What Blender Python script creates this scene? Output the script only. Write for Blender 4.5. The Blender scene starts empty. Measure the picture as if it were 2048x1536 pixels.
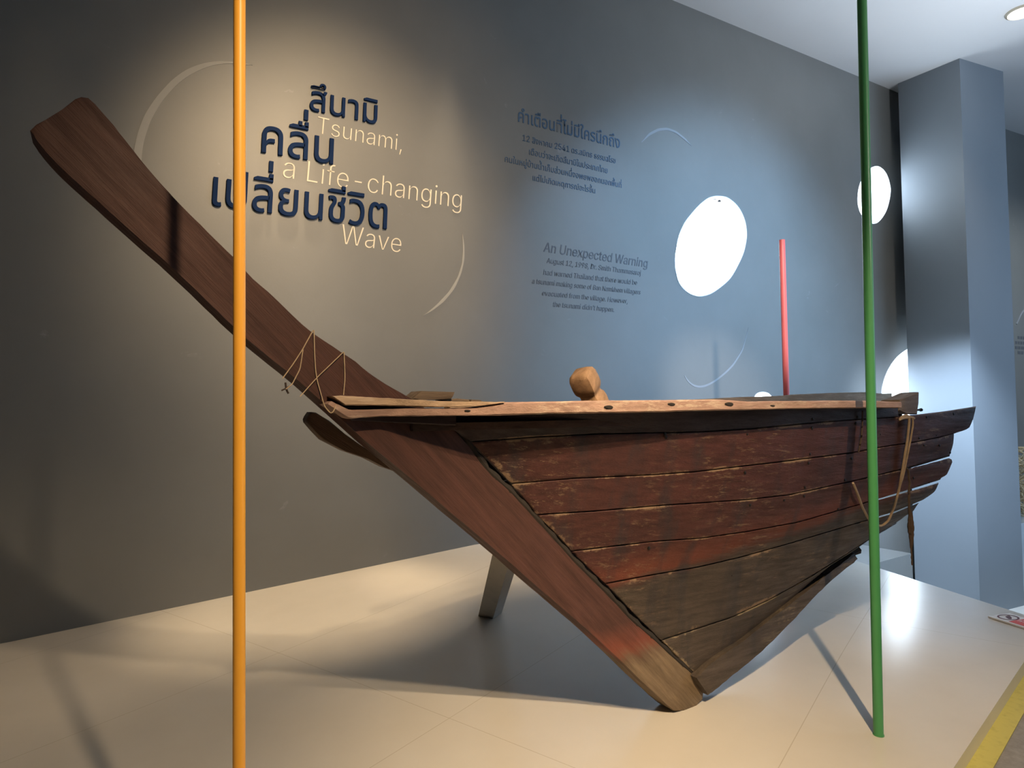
import bpy, bmesh, math, random, os
from mathutils import Vector, Matrix, noise as mnoise
random.seed(7)
scene = bpy.context.scene
col = scene.collection

# ------------------------------------------------------------------ camera
F, CX, CY, HC = 1300.0, 1024.0, 768.0, 1.42          # focal length in pixels of the 2048x1536 frame, eye height
def _axes():
    u = Vector((478 - CX, -38000 - CY, F)).normalized()          # world Z seen by the camera
    vx = 3050.0
    vy = -((vx - CX) * u[0] + F * u[2]) / u[1]
    x = Vector((vx - CX, vy, F)).normalized()                    # world X (along the wall and the boat)
    y = u.cross(x)
    return x, y, u
AX, AY, AZ = _axes()
def to_world(d): return Vector((AX.dot(d), AY.dot(d), AZ.dot(d)))
CAM = Vector((0, 0, HC))
cam_data = bpy.data.cameras.new('camera')
cam_data.sensor_width = 36.0
cam_data.lens = F / 2048 * 36
cam_data.clip_start = 0.05
cam = bpy.data.objects.new('camera', cam_data)
col.objects.link(cam)
r_, u_, b_ = to_world(Vector((1, 0, 0))), to_world(Vector((0, -1, 0))), to_world(Vector((0, 0, -1)))
cam.matrix_world = Matrix(((r_.x, u_.x, b_.x, 0), (r_.y, u_.y, b_.y, 0), (r_.z, u_.z, b_.z, HC), (0, 0, 0, 1)))
scene.camera = cam

# ------------------------------------------------------------------ sky outside, lamps, added fills, exposure
scene.view_settings.view_transform = 'Standard'
scene.view_settings.look = 'None'
scene.view_settings.exposure = 0.0
scene.view_settings.gamma = 1.0
scene.view_settings.use_curve_mapping = False
world = bpy.data.worlds.new('daylight')
scene.world = world
world.use_nodes = True
bg = world.node_tree.nodes['Background']
bg.inputs[0].default_value = (0.72, 0.86, 1.0, 1)
bg.inputs[1].default_value = 14.0

def look(o, target):
    o.rotation_euler = (Vector(target) - o.location).to_track_quat('-Z', 'Y').to_euler()
def spot(name, loc, target, watts, colr, size=60, blend=0.5, radius=0.05):
    l = bpy.data.lights.new(name, 'SPOT')
    l.energy, l.color, l.spot_size, l.spot_blend, l.shadow_soft_size = watts, colr, math.radians(size), blend, radius
    o = bpy.data.objects.new(name, l); col.objects.link(o)
    o.location = loc; look(o, target)
    return o
def area(name, loc, target, watts, colr, sx, sy):
    l = bpy.data.lights.new(name, 'AREA')
    l.shape, l.size, l.size_y, l.energy, l.color = 'RECTANGLE', sx, sy, watts, colr
    o = bpy.data.objects.new(name, l); col.objects.link(o)
    o.location = loc; look(o, target)
    return o
WARM = (1.0, 0.77, 0.50)
spot('track_spot_a', (0.75, -0.55, 3.75), (2.25, 1.5, 0.2), 760, WARM, 54, 0.85, 0.035)
spot('track_spot_b', (0.62, -0.75, 3.7), (0.62, 1.5, 1.0), 430, WARM, 60, 0.8, 0.05)
spot('plinth_downlight_a', (-0.3, 4.55, 5.5), (-0.3, 4.3, 0.0), 170, WARM, 27, 0.9, 0.05)
spot('plinth_downlight_b', (1.2, 4.55, 5.5), (1.2, 4.35, 0.0), 950, WARM, 26, 0.9, 0.05)
spot('plinth_downlight_c', (2.5, 4.65, 5.6), (2.5, 4.5, 0.1), 640, WARM, 22, 0.9, 0.05)
spot('wall_washer', (1.6, 0.6, 5.0), (1.6, 4.87, 2.8), 860, (1.0, 0.73, 0.44), 44, 1.0, 0.08)
spot('wall_washer_high', (1.9, 1.9, 5.35), (1.9, 4.87, 2.9), 105, (1.0, 0.73, 0.44), 84, 1.0, 0.08)
spot('cool_flare_fill', (6.3, 0.6, 5.4), (6.2, 4.87, 2.0), 1900, (0.38, 0.65, 1.0), 72, 1.0, 0.15)  # added unseen lamp, its blue stands in for lens flare on the wall
spot('pillar_fill', (7.4, 3.2, 3.6), (9.7, 4.3, 0.4), 2400, (0.62, 0.79, 1.0), 48, 1.0, 0.1)  # added fill without a fixture, brightens the lower pillar face
spot('green_pole_fill', (3.3, -2.4, 3.3), (2.75, 1.46, 2.75), 300, (1.0, 0.92, 0.8), 42, 1.0, 0.35)  # added to lift the upper green pole, no such lamp known
spot('ceiling_fill', (8.2, 1.2, 3.2), (7.4, 1.9, 6.0), 430, (0.86, 0.92, 1.0), 140, 1.0, 0.2)  # invented upward fill, only there to brighten the ceiling
spot('red_pole_fill', (1.7, -0.7, 3.95), (4.55, 3.1, 2.2), 1300, (1.0, 0.93, 0.86), 15, 0.9, 0.06)  # added narrow fill that brightens the red pole
spot('far_wall_fill', (12.6, 1.5, 5.6), (13.6, 4.7, 2.4), 380, (0.85, 0.95, 1.0), 70, 1.0, 0.1)  # added unseen fill for the dim wall past the pillar
side_fill = area('blue_side_fill', (13.0, -3.5, 2.8), (9.0, 4.8, 2.4), 180, (0.48, 0.70, 1.0), 4.0, 3.6)  # added blue fill imitating the flare veil, no opening behind it
side_fill.data.spread = math.radians(120)

# ------------------------------------------------------------------ helpers
def ray(px, py): return to_world(Vector((px - CX, py - CY, F)))
def at_y(px, py, Y):                                   # the point of the upright plane y = Y seen at a pixel
    d = ray(px, py); return CAM + d * (Y / d.y)
def at_plane(px, py, p, n):
    d = ray(px, py); n = Vector(n); return CAM + d * ((Vector(p) - CAM).dot(n) / d.dot(n))
def smooth(t): t = max(0, min(1, t)); return t * t * (3 - 2 * t)
WALL = 4.868
def dune(x, y):                                        # top of the gently swelling plinth
    g = max(0, min(1, (x + 0.46) / 3.2)) if x < 2.74 else 1 - smooth((x - 2.74) / 1.9)
    return 0.07 + 0.175 * g * max(0, min(1.1, (y - 1.46) / 3.41))
def at_plinth(px, py, dz=0.0):
    z = 0.07
    for _ in range(12):
        p = at_plane(px, py, (0, 0, z), (0, 0, 1)); z = dune(p.x, p.y) + dz
    return p
def at_ceiling(px, py): return at_plane(px, py, (0, 0, 5.63), Vector((-0.0355, 0, 1)))
def ceil_z(x): return 5.63 + 0.0355 * x

def tag(o, label=None, cat=None, group=None, kind=None):
    if label: o['label'] = label
    if cat: o['category'] = cat
    if group: o['group'] = group
    if kind: o['kind'] = kind
    return o
def empty(name, loc, label, cat, group=None):
    o = bpy.data.objects.new(name, None); col.objects.link(o); o.location = loc; o.empty_display_size = 0.1
    o['origin'] = list(loc)
    return tag(o, label, cat, group)
def finish(name, bm, mat, parent=None, smooth_shade=True, loc=None, recalc=True):
    """link one bmesh (in world coordinates) as ONE object"""
    if recalc: bmesh.ops.recalc_face_normals(bm, faces=bm.faces)
    off = Vector((0, 0, 0))
    p = parent
    while p is not None:
        off += Vector(p.location); p = p.parent
    if loc is not None: off += Vector(loc)
    bmesh.ops.translate(bm, verts=bm.verts, vec=-off)
    me = bpy.data.meshes.new(name); bm.to_mesh(me); bm.free()
    if mat: me.materials.append(mat)
    if smooth_shade:
        me.polygons.foreach_set('use_smooth', [True] * len(me.polygons))
    o = bpy.data.objects.new(name, me); col.objects.link(o)
    if parent is not None: o.parent = parent
    if loc is not None: o.location = loc
    if smooth_shade:
        try: me.set_sharp_from_angle(angle=math.radians(38))
        except Exception: pass
    return o
def structure(name, bm, mat, **k):
    o = finish(name, bm, mat, **k); o['kind'] = 'structure'; return o
def resample(poly, n):
    pts = [Vector(p) for p in poly]
    L = [0]
    for a, b in zip(pts, pts[1:]): L.append(L[-1] + (b - a).length)
    out = []
    for i in range(n):
        s = L[-1] * i / (n - 1); k = 0
        while k < len(L) - 2 and L[k + 1] < s: k += 1
        t = (s - L[k]) / max(1e-9, L[k + 1] - L[k])
        out.append(pts[k].lerp(pts[k + 1], max(0, min(1, t))))
    return out
def smooth_poly(poly, n, it=2):
    p = resample(poly, n)
    for _ in range(it):
        p = [p[0]] + [(p[i - 1] + p[i] * 2 + p[i + 1]) / 4 for i in range(1, n - 1)] + [p[-1]]
    return p
def add_box(bm, x0, x1, y0, y1, z0, z1):
    vs = [bm.verts.new((x, y, z)) for x in (x0, x1) for y in (y0, y1) for z in (z0, z1)]
    for f in ((0, 1, 3, 2), (4, 6, 7, 5), (0, 4, 5, 1), (2, 3, 7, 6), (0, 2, 6, 4), (1, 5, 7, 3)):
        bm.faces.new([vs[i] for i in f])
    return vs
def add_tube(bm, pts, rad, seg=8, cap=True):
    pts = [Vector(p) for p in pts]; rings = []
    n0 = None
    for i, p in enumerate(pts):
        t = (pts[min(i + 1, len(pts) - 1)] - pts[max(i - 1, 0)]).normalized()
        if n0 is None:
            n0 = t.orthogonal().normalized()
        n0 = (n0 - t * n0.dot(t)).normalized()
        b = t.cross(n0)
        r = rad[i] if isinstance(rad, (list, tuple)) else rad
        rings.append([bm.verts.new(p + (n0 * math.cos(a) + b * math.sin(a)) * r) for a in [2 * math.pi * k / seg for k in range(seg)]])
    for A, B in zip(rings, rings[1:]):
        for k in range(seg):
            bm.faces.new((A[k], A[(k + 1) % seg], B[(k + 1) % seg], B[k]))
    if cap: bm.faces.new(rings[0][::-1]); bm.faces.new(rings[-1])
def extrude_poly(bm, pts3, vec, bevel=0.0, segs=2):
    """closed outline of world points pushed along vec to a solid"""
    A = [bm.verts.new(p) for p in pts3]
    B = [bm.verts.new(Vector(p) + Vector(vec)) for p in pts3]
    n = len(A)
    f1 = bm.faces.new(A); f2 = bm.faces.new(B[::-1])
    for i in range(n): bm.faces.new((A[i], B[i], B[(i + 1) % n], A[(i + 1) % n]))
    if bevel:
        es = [e for e in f1.edges] + [e for e in f2.edges]
        bmesh.ops.bevel(bm, geom=es, offset=bevel, segments=segs, profile=0.6, affect='EDGES', clamp_overlap=True)
    bmesh.ops.triangulate(bm, faces=[f for f in bm.faces if len(f.verts) > 4])

# ------------------------------------------------------------------ materials
def new_mat(name):
    m = bpy.data.materials.new(name); m.use_nodes = True
    nt = m.node_tree; return m, nt, nt.nodes['Principled BSDF']
def N(nt, typ, **kw):
    n = nt.nodes.new(typ)
    for k, v in kw.items(): setattr(n, k, v)
    return n
def mixc(nt, fac, a, b, mode='MIX'):
    n = N(nt, 'ShaderNodeMix', data_type='RGBA', blend_type=mode)
    for sock, v in ((n.inputs[0], fac), (n.inputs[6], a), (n.inputs[7], b)):
        if isinstance(v, (int, float)): sock.default_value = v
        elif isinstance(v, tuple): sock.default_value = (*v, 1) if len(v) == 3 else v
        else: nt.links.new(v, sock)
    return n.outputs[2]
def ramp(nt, src, lo, hi, a=0.0, b=1.0):
    n = N(nt, 'ShaderNodeMapRange'); n.clamp = True
    n.inputs[1].default_value, n.inputs[2].default_value, n.inputs[3].default_value, n.inputs[4].default_value = lo, hi, a, b
    nt.links.new(src, n.inputs[0]); return n.outputs[0]
def tex_noise(nt, vec, scale, detail=6, rough=0.6, dist=0.0):
    n = N(nt, 'ShaderNodeTexNoise'); n.inputs['Scale'].default_value = scale
    n.inputs['Detail'].default_value = detail; n.inputs['Roughness'].default_value = rough; n.inputs['Distortion'].default_value = dist
    nt.links.new(vec, n.inputs['Vector']); return n.outputs[0]
def mapping(nt, vec, scale=(1, 1, 1), rot=(0, 0, 0), loc=(0, 0, 0)):
    n = N(nt, 'ShaderNodeMapping'); n.inputs['Scale'].default_value = scale; n.inputs['Rotation'].default_value = rot; n.inputs['Location'].default_value = loc
    nt.links.new(vec, n.inputs['Vector']); return n.outputs[0]
def math_n(nt, op, a, b=None):
    n = N(nt, 'ShaderNodeMath', operation=op)
    for s, v in zip(n.inputs, (a, b)):
        if v is None: continue
        if isinstance(v, (int, float)): s.default_value = v
        else: nt.links.new(v, s)
    return n.outputs[0]
def bump(nt, bsdf, h, strength=0.3, dist=0.01):
    b = N(nt, 'ShaderNodeBump'); b.inputs['Strength'].default_value = strength; b.inputs['Distance'].default_value = dist
    nt.links.new(h, b.inputs['Height']); nt.links.new(b.outputs[0], bsdf.inputs['Normal'])
def plain(name, c, rough=0.5, var=0.08, metal=0.0, scale=9):
    m, nt, b = new_mat(name)
    g = N(nt, 'ShaderNodeNewGeometry').outputs['Position']
    n = tex_noise(nt, g, scale)
    k = ramp(nt, n, 0.25, 0.75, 1 - var, 1 + var)
    nt.links.new(mixc(nt, 1.0, tuple(c), mixc(nt, k, (0, 0, 0), (1, 1, 1)), 'MULTIPLY'), b.inputs['Base Color'])
    b.inputs['Roughness'].default_value = rough; b.inputs['Metallic'].default_value = metal
    return m
def wood(name, paint, bare, dark, grain_rot=(0, 0, 0), wear=0.62, rough=0.55, low=None, band=None, edge=False):
    """old painted wood: paint, bare patches and dark dirt stretched along the grain.
    low = (height, slope in x, colour, blend): a second coat below a line on the hull; band = a bright band above it"""
    m, nt, b = new_mat(name)
    pos = N(nt, 'ShaderNodeNewGeometry').outputs['Position']
    g = mapping(nt, pos, (1.3, 14, 14), grain_rot) if grain_rot == (0, 0, 0) else mapping(nt, mapping(nt, pos, (1, 1, 1), grain_rot), (1.3, 14, 14))
    fine = tex_noise(nt, g, 3.0, 8, 0.65, 0.3)
    fibre = tex_noise(nt, mapping(nt, g, (2.0, 6, 6)), 4.0, 4, 0.6)
    big = tex_noise(nt, pos, 2.3, 5, 0.6)
    spots = tex_noise(nt, mapping(nt, g, (1.6, .9, .9)), 4.0, 9, 0.78)
    patch = ramp(nt, tex_noise(nt, pos, 2.6, 4, 0.6), 0.44, 0.60)
    stain = tex_noise(nt, mapping(nt, pos, (5.5, 5.5, 0.5)), 1.6, 5, 0.6)
    c = mixc(nt, ramp(nt, fine, 0.35, 0.7), tuple(paint), tuple(x * 0.55 for x in paint))
    if low:
        h, sl, lc, bl = low
        sep = N(nt, 'ShaderNodeSeparateXYZ'); nt.links.new(pos, sep.inputs[0])
        line = math_n(nt, 'SUBTRACT', sep.outputs[2], math_n(nt, 'MULTIPLY', sep.outputs[0], sl))
        line = math_n(nt, 'ADD', line, math_n(nt, 'MULTIPLY', math_n(nt, 'SUBTRACT', fine, 0.5), 0.11))
        if band:
            bm_ = math_n(nt, 'MULTIPLY', ramp(nt, line, h - .01, h + .02), ramp(nt, line, h + band[0], h + band[0] + .1, 1, 0))
            c = mixc(nt, math_n(nt, 'MULTIPLY', bm_, ramp(nt, big, .35, .6, .25, 1)), c, tuple(band[1]))
        lcol = mixc(nt, ramp(nt, fine, 0.3, 0.7), tuple(lc), tuple(x * 0.45 for x in lc))
        c = mixc(nt, ramp(nt, line, h - bl, h + bl, 1, 0), c, lcol)
    c = mixc(nt, math_n(nt, 'MULTIPLY', ramp(nt, spots, wear - .03, wear + 0.05, 0, 0.85), patch), c, tuple(bare))
    if edge: c = mixc(nt, ramp(nt, stain, 0.52, 0.68, 0, 0.6), c, (0.022, 0.022, 0.026))
    c = mixc(nt, ramp(nt, big, 0.55, 0.75, 0, 0.5), c, tuple(dark))
    c = mixc(nt, ramp(nt, fibre, 0.62, 0.76, 0, 0.34), c, tuple(dark))
    if edge:                                             # paint chipped off along the plank edges
        at = N(nt, 'ShaderNodeAttribute'); at.attribute_name = 'plank_edge'
        e_ = math_n(nt, 'MULTIPLY', at.outputs['Fac'], ramp(nt, tex_noise(nt, mapping(nt, pos, (1, 1, 1)), 5.0, 8, 0.75), 0.46, 0.66))
        c = mixc(nt, ramp(nt, e_, 0.30, 0.55, 0, 0.9), c, tuple(bare))
    nt.links.new(c, b.inputs['Base Color'])
    nt.links.new(ramp(nt, fine, 0.3, 0.7, rough - 0.12, rough + 0.2), b.inputs['Roughness'])
    b.inputs['Specular IOR Level'].default_value = 0.35
    bump(nt, b, math_n(nt, 'ADD', fibre, math_n(nt, 'MULTIPLY', spots, 0.8)), 0.45, 0.006)
    return m
D45 = math.radians(-46)
M = {}
M['hull'] = wood('maroon_hull_paint', (0.078, 0.026, 0.021), (0.24, 0.155, 0.095), (0.016, 0.012, 0.013), wear=0.575, edge=True,
                 low=(0.435, 0.14, (0.085, 0.062, 0.045), 0.03), band=(0.05, (0.15, 0.040, 0.021)))
M['sheer'] = wood('dark_sheer_plank_paint', (0.036, 0.022, 0.024), (0.20, 0.14, 0.09), (0.010, 0.009, 0.011), wear=0.70, edge=True)
M['hull_low'] = wood('worn_bottom_paint', (0.090, 0.066, 0.048), (0.27, 0.20, 0.12), (0.02, 0.017, 0.016), wear=0.55, edge=True)
M['stem'] = wood('brown_red_stem_paint', (0.088, 0.036, 0.024), (0.25, 0.155, 0.09), (0.035, 0.015, 0.011), (0, D45, 0), wear=0.68,
                 low=(0.385, 0.0, (0.24, 0.165, 0.095), 0.05), band=(0.05, (0.20, 0.055, 0.03)))
M['rail'] = wood('pale_red_rail_wood', (0.46, 0.285, 0.215), (0.56, 0.42, 0.31), (0.09, 0.05, 0.035), wear=0.52)
M['rail_tan'] = wood('bare_rail_wood', (0.58, 0.40, 0.26), (0.64, 0.48, 0.34), (0.10, 0.07, 0.05), wear=0.55)
M['dark_wood'] = wood('dark_old_wood', (0.085, 0.048, 0.030), (0.16, 0.11, 0.07), (0.02, 0.013, 0.010), wear=0.62)
M['cheek'] = wood('brown_plank_end', (0.14, 0.08, 0.045), (0.22, 0.15, 0.09), (0.04, 0.025, 0.016), (0, math.radians(-35), 0), wear=0.62)
M['grey_wood'] = wood('weathered_brown_wood', (0.20, 0.135, 0.085), (0.3, 0.22, 0.15), (0.05, 0.03, 0.02), wear=0.6)
M['post_wood'] = wood('carved_post_wood', (0.52, 0.31, 0.17), (0.6, 0.42, 0.27), (0.20, 0.10, 0.055), (0, math.radians(60), 0), wear=0.6)
M['caulk'] = plain('black_caulking', (0.022, 0.016, 0.012), 0.9, 0.4, scale=60)
M['iron'] = plain('rusty_iron', (0.02, 0.017, 0.016), 0.6, 0.3, 0.6, 80)
M['rope'] = plain('tan_rope_fibre', (0.36, 0.26, 0.17), 0.9, 0.3, scale=120)
M['string'] = plain('pale_string_fibre', (0.50, 0.36, 0.22), 0.9, 0.2, scale=120)
M['dark_rope'] = plain('dark_rope_fibre', (0.05, 0.03, 0.02), 0.9, 0.3, scale=120)
M['orange'] = plain('orange_paint', (0.98, 0.45, 0.05), 0.42, 0.06, scale=5)
M['green'] = plain('green_paint', (0.062, 0.27, 0.095), 0.40, 0.06, scale=5)
M['red'] = plain('red_paint', (0.85, 0.17, 0.17), 0.42, 0.06, scale=5)
M['navy'] = plain('navy_letter_paint', (0.004, 0.020, 0.075), 0.7, 0.05); M['navy'].node_tree.nodes['Principled BSDF'].inputs['Specular IOR Level'].default_value = 0.12
M['cream'] = plain('cream_letter_vinyl', (0.80, 0.73, 0.58), 0.6, 0.03)
M['blue_text'] = plain('blue_letter_vinyl', (0.055, 0.115, 0.20), 0.6, 0.03)
M['grey_text'] = plain('grey_letter_vinyl', (0.105, 0.108, 0.12), 0.6, 0.03)
M['arc_pale'] = plain('pale_grey_stencil_paint', (0.36, 0.35, 0.32), 0.6, 0.05)
M['arc_faint'] = plain('faint_grey_stencil_paint', (0.30, 0.31, 0.33), 0.6, 0.05)
M['prop'] = plain('worn_white_prop_paint', (0.40, 0.37, 0.32), 0.6, 0.15, scale=14)
M['column'] = plain('blue_grey_column_paint', (0.20, 0.225, 0.25), 0.5, 0.04, scale=1.2)
M['white'] = plain('white_ceiling_paint', (0.74, 0.74, 0.74), 0.8, 0.02, scale=1)
M['reveal'] = plain('white_window_reveal', (0.85, 0.87, 0.9), 0.7, 0.02)
M['yellow'] = plain('worn_yellow_floor_paint', (0.50, 0.43, 0.10), 0.7, 0.22, scale=22)
M['sign_white'] = plain('white_sign_face', (0.75, 0.72, 0.70), 0.35, 0.02)
M['sign_red'] = plain('red_sign_print', (0.65, 0.07, 0.06), 0.4, 0.02)
M['sign_maroon'] = plain('maroon_sign_print', (0.10, 0.02, 0.03), 0.4, 0.02)
M['straw'] = plain('pale_straw', (0.66, 0.55, 0.36), 0.9, 0.4, scale=40)
M['plinth_white'] = plain('glossy_white_plinth', (0.62, 0.70, 0.76), 0.25, 0.04)
M['tile'] = plain('pale_glossy_floor', (0.50, 0.48, 0.44), 0.16, 0.08, scale=2)
M['lamp_metal'] = plain('brushed_lamp_trim', (0.6, 0.52, 0.40), 0.35, 0.03, 0.6)

def wall_paint():
    m, nt, b = new_mat('grey_wall_paint')
    p = N(nt, 'ShaderNodeNewGeometry').outputs['Position']
    big = tex_noise(nt, p, 0.9, 6, 0.6); scuff = tex_noise(nt, mapping(nt, p, (1, 1, 1.3)), 3.1, 9, 0.72, 0.6)
    c = mixc(nt, ramp(nt, big, 0.3, 0.7), (0.180, 0.178, 0.168), (0.208, 0.206, 0.196))
    c = mixc(nt, ramp(nt, scuff, 0.655, 0.75, 0, 0.5), c, (0.42, 0.42, 0.42))
    nt.links.new(c, b.inputs['Base Color'])
    b.inputs['Roughness'].default_value = 0.42; b.inputs['Specular IOR Level'].default_value = 0.45
    bump(nt, b, tex_noise(nt, p, 60, 4, 0.6), 0.08, 0.004)
    return m
M['wall'] = wall_paint()
def plinth_paint():
    m, nt, b = new_mat('beige_plinth_board')
    p = N(nt, 'ShaderNodeNewGeometry').outputs['Position']
    br = N(nt, 'ShaderNodeTexBrick'); br.offset = 0.0
    br.inputs['Scale'].default_value = 1.0; br.inputs['Mortar Size'].default_value = 0.0022; br.inputs['Mortar Smooth'].default_value = 0.3
    br.inputs['Brick Width'].default_value = 2.44; br.inputs['Row Height'].default_value = 1.22
    br.inputs['Color1'].default_value = br.inputs['Color2'].default_value = (1, 1, 1, 1); br.inputs['Mortar'].default_value = (0.80, 0.77, 0.72, 1)
    nt.links.new(mapping(nt, p, (1, 1, 1), (0, 0, math.radians(-21)), (0.35, 0.55, 0)), br.inputs['Vector'])
    n = tex_noise(nt, p, 1.7, 6, 0.6)
    c = mixc(nt, ramp(nt, n, 0.3, 0.7), (0.57, 0.52, 0.445), (0.62, 0.57, 0.495))
    nt.links.new(mixc(nt, 1.0, c, br.outputs[0], 'MULTIPLY'), b.inputs['Base Color'])
    b.inputs['Roughness'].default_value = 0.23
    return m
M['plinth'] = plinth_paint()
def floor_paint():
    m, nt, b = new_mat('brown_grey_screed')
    p = N(nt, 'ShaderNodeNewGeometry').outputs['Position']
    n = tex_noise(nt, p, 26, 8, 0.7); n2 = tex_noise(nt, p, 3, 6)
    c = mixc(nt, ramp(nt, n, 0.3, 0.7), (0.17, 0.145, 0.115), (0.31, 0.275, 0.225))
    c = mixc(nt, ramp(nt, n2, 0.4, 0.7, 0, 0.4), c, (0.14, 0.12, 0.10))
    nt.links.new(c, b.inputs['Base Color']); b.inputs['Roughness'].default_value = 0.4
    bump(nt, b, n, 0.15, 0.003)
    return m
M['floor'] = floor_paint()
def emit(name, c, s):
    m, nt, b = new_mat(name)
    b.inputs['Emission Color'].default_value = (*c, 1); b.inputs['Emission Strength'].default_value = s
    b.inputs['Base Color'].default_value = (*c, 1)
    return m
M['lamp'] = emit('glowing_lamp_glass', (1.0, 0.93, 0.78), 12)

# ------------------------------------------------------------------ the room
XL, XR, YF, YB = -3.2, 19.0, -6.0, 14.0
# plinth outline: wall left, wall right, right corner, front left
cr = at_plane(2099, 1246, (0, 0, .07), (0, 0, 1))
f1 = at_plane(2047, 1325, (0, 0, .07), (0, 0, 1)); f2 = at_plane(1907, 1536, (0, 0, .07), (0, 0, 1))
e1 = at_plane(1713, 1122, (0, 0, .07), (0, 0, 1)); e2 = at_plane(2047, 1229, (0, 0, .07), (0, 0, 1))
def line_x(a, b, y): t = (y - a.y) / (b.y - a.y); return a + (b - a) * t
ed = (e1 - e2)
wr = e2 + ed * ((WALL - e2.y) / ed.y)
fd = (f2 - f1); fl = f1 + fd * ((XL - f1.x) / fd.x)
def isect(p, d, q, e):
    den = d.x * e.y - d.y * e.x; t = ((q.x - p.x) * e.y - (q.y - p.y) * e.x) / den; return p + d * t
cr = isect(f1, fd, e2, ed)
A, B, C_, D = Vector((XL, WALL, 0)), Vector((wr.x, WALL, 0)), Vector((cr.x, cr.y, 0)), Vector((XL, fl.y, 0))

LOWZ = -1.40                                            # the hall beyond the plinth lies lower
bm = bmesh.new(); add_box(bm, XL - .2, XR, YF, 1.45, LOWZ - .1, 0); add_box(bm, XL - .2, 4.6, 1.45, WALL, LOWZ - .1, 0); structure('floor', bm, M['floor'], smooth_shade=False)
bm = bmesh.new(); add_box(bm, 4.6, XR, 1.45, WALL, LOWZ - .1, LOWZ); structure('floor_lower', bm, M['tile'], smooth_shade=False)
bm = bmesh.new(); wb = at_y(1800, 1058, WALL); add_box(bm, 6.6, at_y(1824, 1100, WALL - .85).x, WALL - .85, WALL - .002, LOWZ, wb.z)
tag(finish('wall_bench', bm, M['tile'], smooth_shade=False), 'low pale ledge along the wall, glimpsed under the stern left of the pillar', 'ledge')
bm = bmesh.new(); vs = add_box(bm, XL - .2, XR, YF, YB, 0, 0.15)
for v in bm.verts: v.co.z += ceil_z(v.co.x)
structure('ceiling', bm, M['white'], smooth_shade=False)
bm = bmesh.new(); add_box(bm, XL - .2, XL, YF, WALL, 0, ceil_z(XL)); structure('wall_left', bm, M['wall'], smooth_shade=False)
bm = bmesh.new()
add_box(bm, XL - .2, XR + .2, YF - .2, YF, 0, 5.5)
for v in bm.verts:
    if v.co.z > 5: v.co.z = ceil_z(v.co.x)
structure('wall_front', bm, M['wall'], smooth_shade=False)
bm = bmesh.new(); add_box(bm, XR, XR + .2, YF, WALL + .1, LOWZ, ceil_z(XR)); structure('wall_end', bm, M['wall'], smooth_shade=False)

WIN = [
 [(760,75),(860,95),(960,170),(1030,260),(1085,390),(1108,520),(1105,640),(1070,800),(1000,960),(900,1130),(770,1250),(640,1335),(520,1365),(420,1350),(320,1290),(240,1190),(200,1060),(185,900),(205,720),(245,560),(310,420),(400,300),(500,190),(600,110),(680,80)],
 [(600,130),(700,180),(780,270),(840,400),(880,560),(890,680),(870,850),(830,1020),(780,1150),(700,1280),(600,1380),(510,1405),(400,1380),(310,1300),(230,1190),(180,1060),(155,900),(165,720),(190,580),(240,440),(290,360),(390,220),(490,150)],
 [(1763,792),(1764,775),(1770,752),(1782,728),(1797,710),(1816,697),(1838,692),(1860,702),(1876,740),(1874,790),(1852,845),(1815,872),(1783,858),(1768,826)],
 [(1507,796),(1512,788),(1520,784),(1530,784),(1540,789),(1552,806),(1562,835),(1564,866),(1552,896),(1535,908),(1515,900),(1500,876),(1494,842),(1498,814)]]
win_px = [[(1320 + x / 6.4, 380 + y / 6.4) for x, y in WIN[0]], [(1700 + x / 10.97, 320 + y / 10.97) for x, y in WIN[1]], WIN[2], WIN[3]]
def smooth_closed(pts, n=72):
    pts = [Vector(p) for p in pts]; m = len(pts); out = []
    for i in range(m):
        p0, p1, p2, p3 = pts[i - 1], pts[i], pts[(i + 1) % m], pts[(i + 2) % m]
        for k in range(4):
            t = k / 4
            out.append(0.5 * ((2 * p1) + (p2 - p0) * t + (2 * p0 - 5 * p1 + 4 * p2 - p3) * t * t + (3 * p1 - p0 - 3 * p2 + p3) * t ** 3))
    return out
win_w = []
for poly in win_px:
    loop = [at_y(x, y, WALL) for x, y in poly]
    win_w.append([(v.x, v.y) for v in smooth_closed([(p.x, p.z) for p in loop])])
cu = bpy.data.curves.new('wall_outline', 'CURVE'); cu.dimensions = '2D'; cu.fill_mode = 'BOTH'; cu.extrude = 0.05
for loop in [[(XL - .2, LOWZ), (XR, LOWZ), (XR, ceil_z(XR)), (XL - .2, ceil_z(XL - .2))]] + win_w:
    sp = cu.splines.new('POLY'); sp.points.add(len(loop) - 1); sp.use_cyclic_u = True
    for q, (x, z) in zip(sp.points, loop): q.co = (x, z, 0, 1)
tmp = bpy.data.objects.new('wall_outline', cu); col.objects.link(tmp)
bpy.context.view_layer.update()
dg = bpy.context.evaluated_depsgraph_get()
def curve_bm(o):
    dg = bpy.context.evaluated_depsgraph_get(); dg.update()
    ev = o.evaluated_get(dg); me = ev.to_mesh(); b = bmesh.new(); b.from_mesh(me); ev.to_mesh_clear()
    bmesh.ops.remove_doubles(b, verts=b.verts, dist=1e-5)
    return b
bm = curve_bm(tmp); bpy.data.objects.remove(tmp)
for v in bm.verts: v.co = Vector((v.co.x, WALL + 0.05 + v.co.z, v.co.y))
wall = structure('wall_back', bm, M['wall'], smooth_shade=False)

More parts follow.
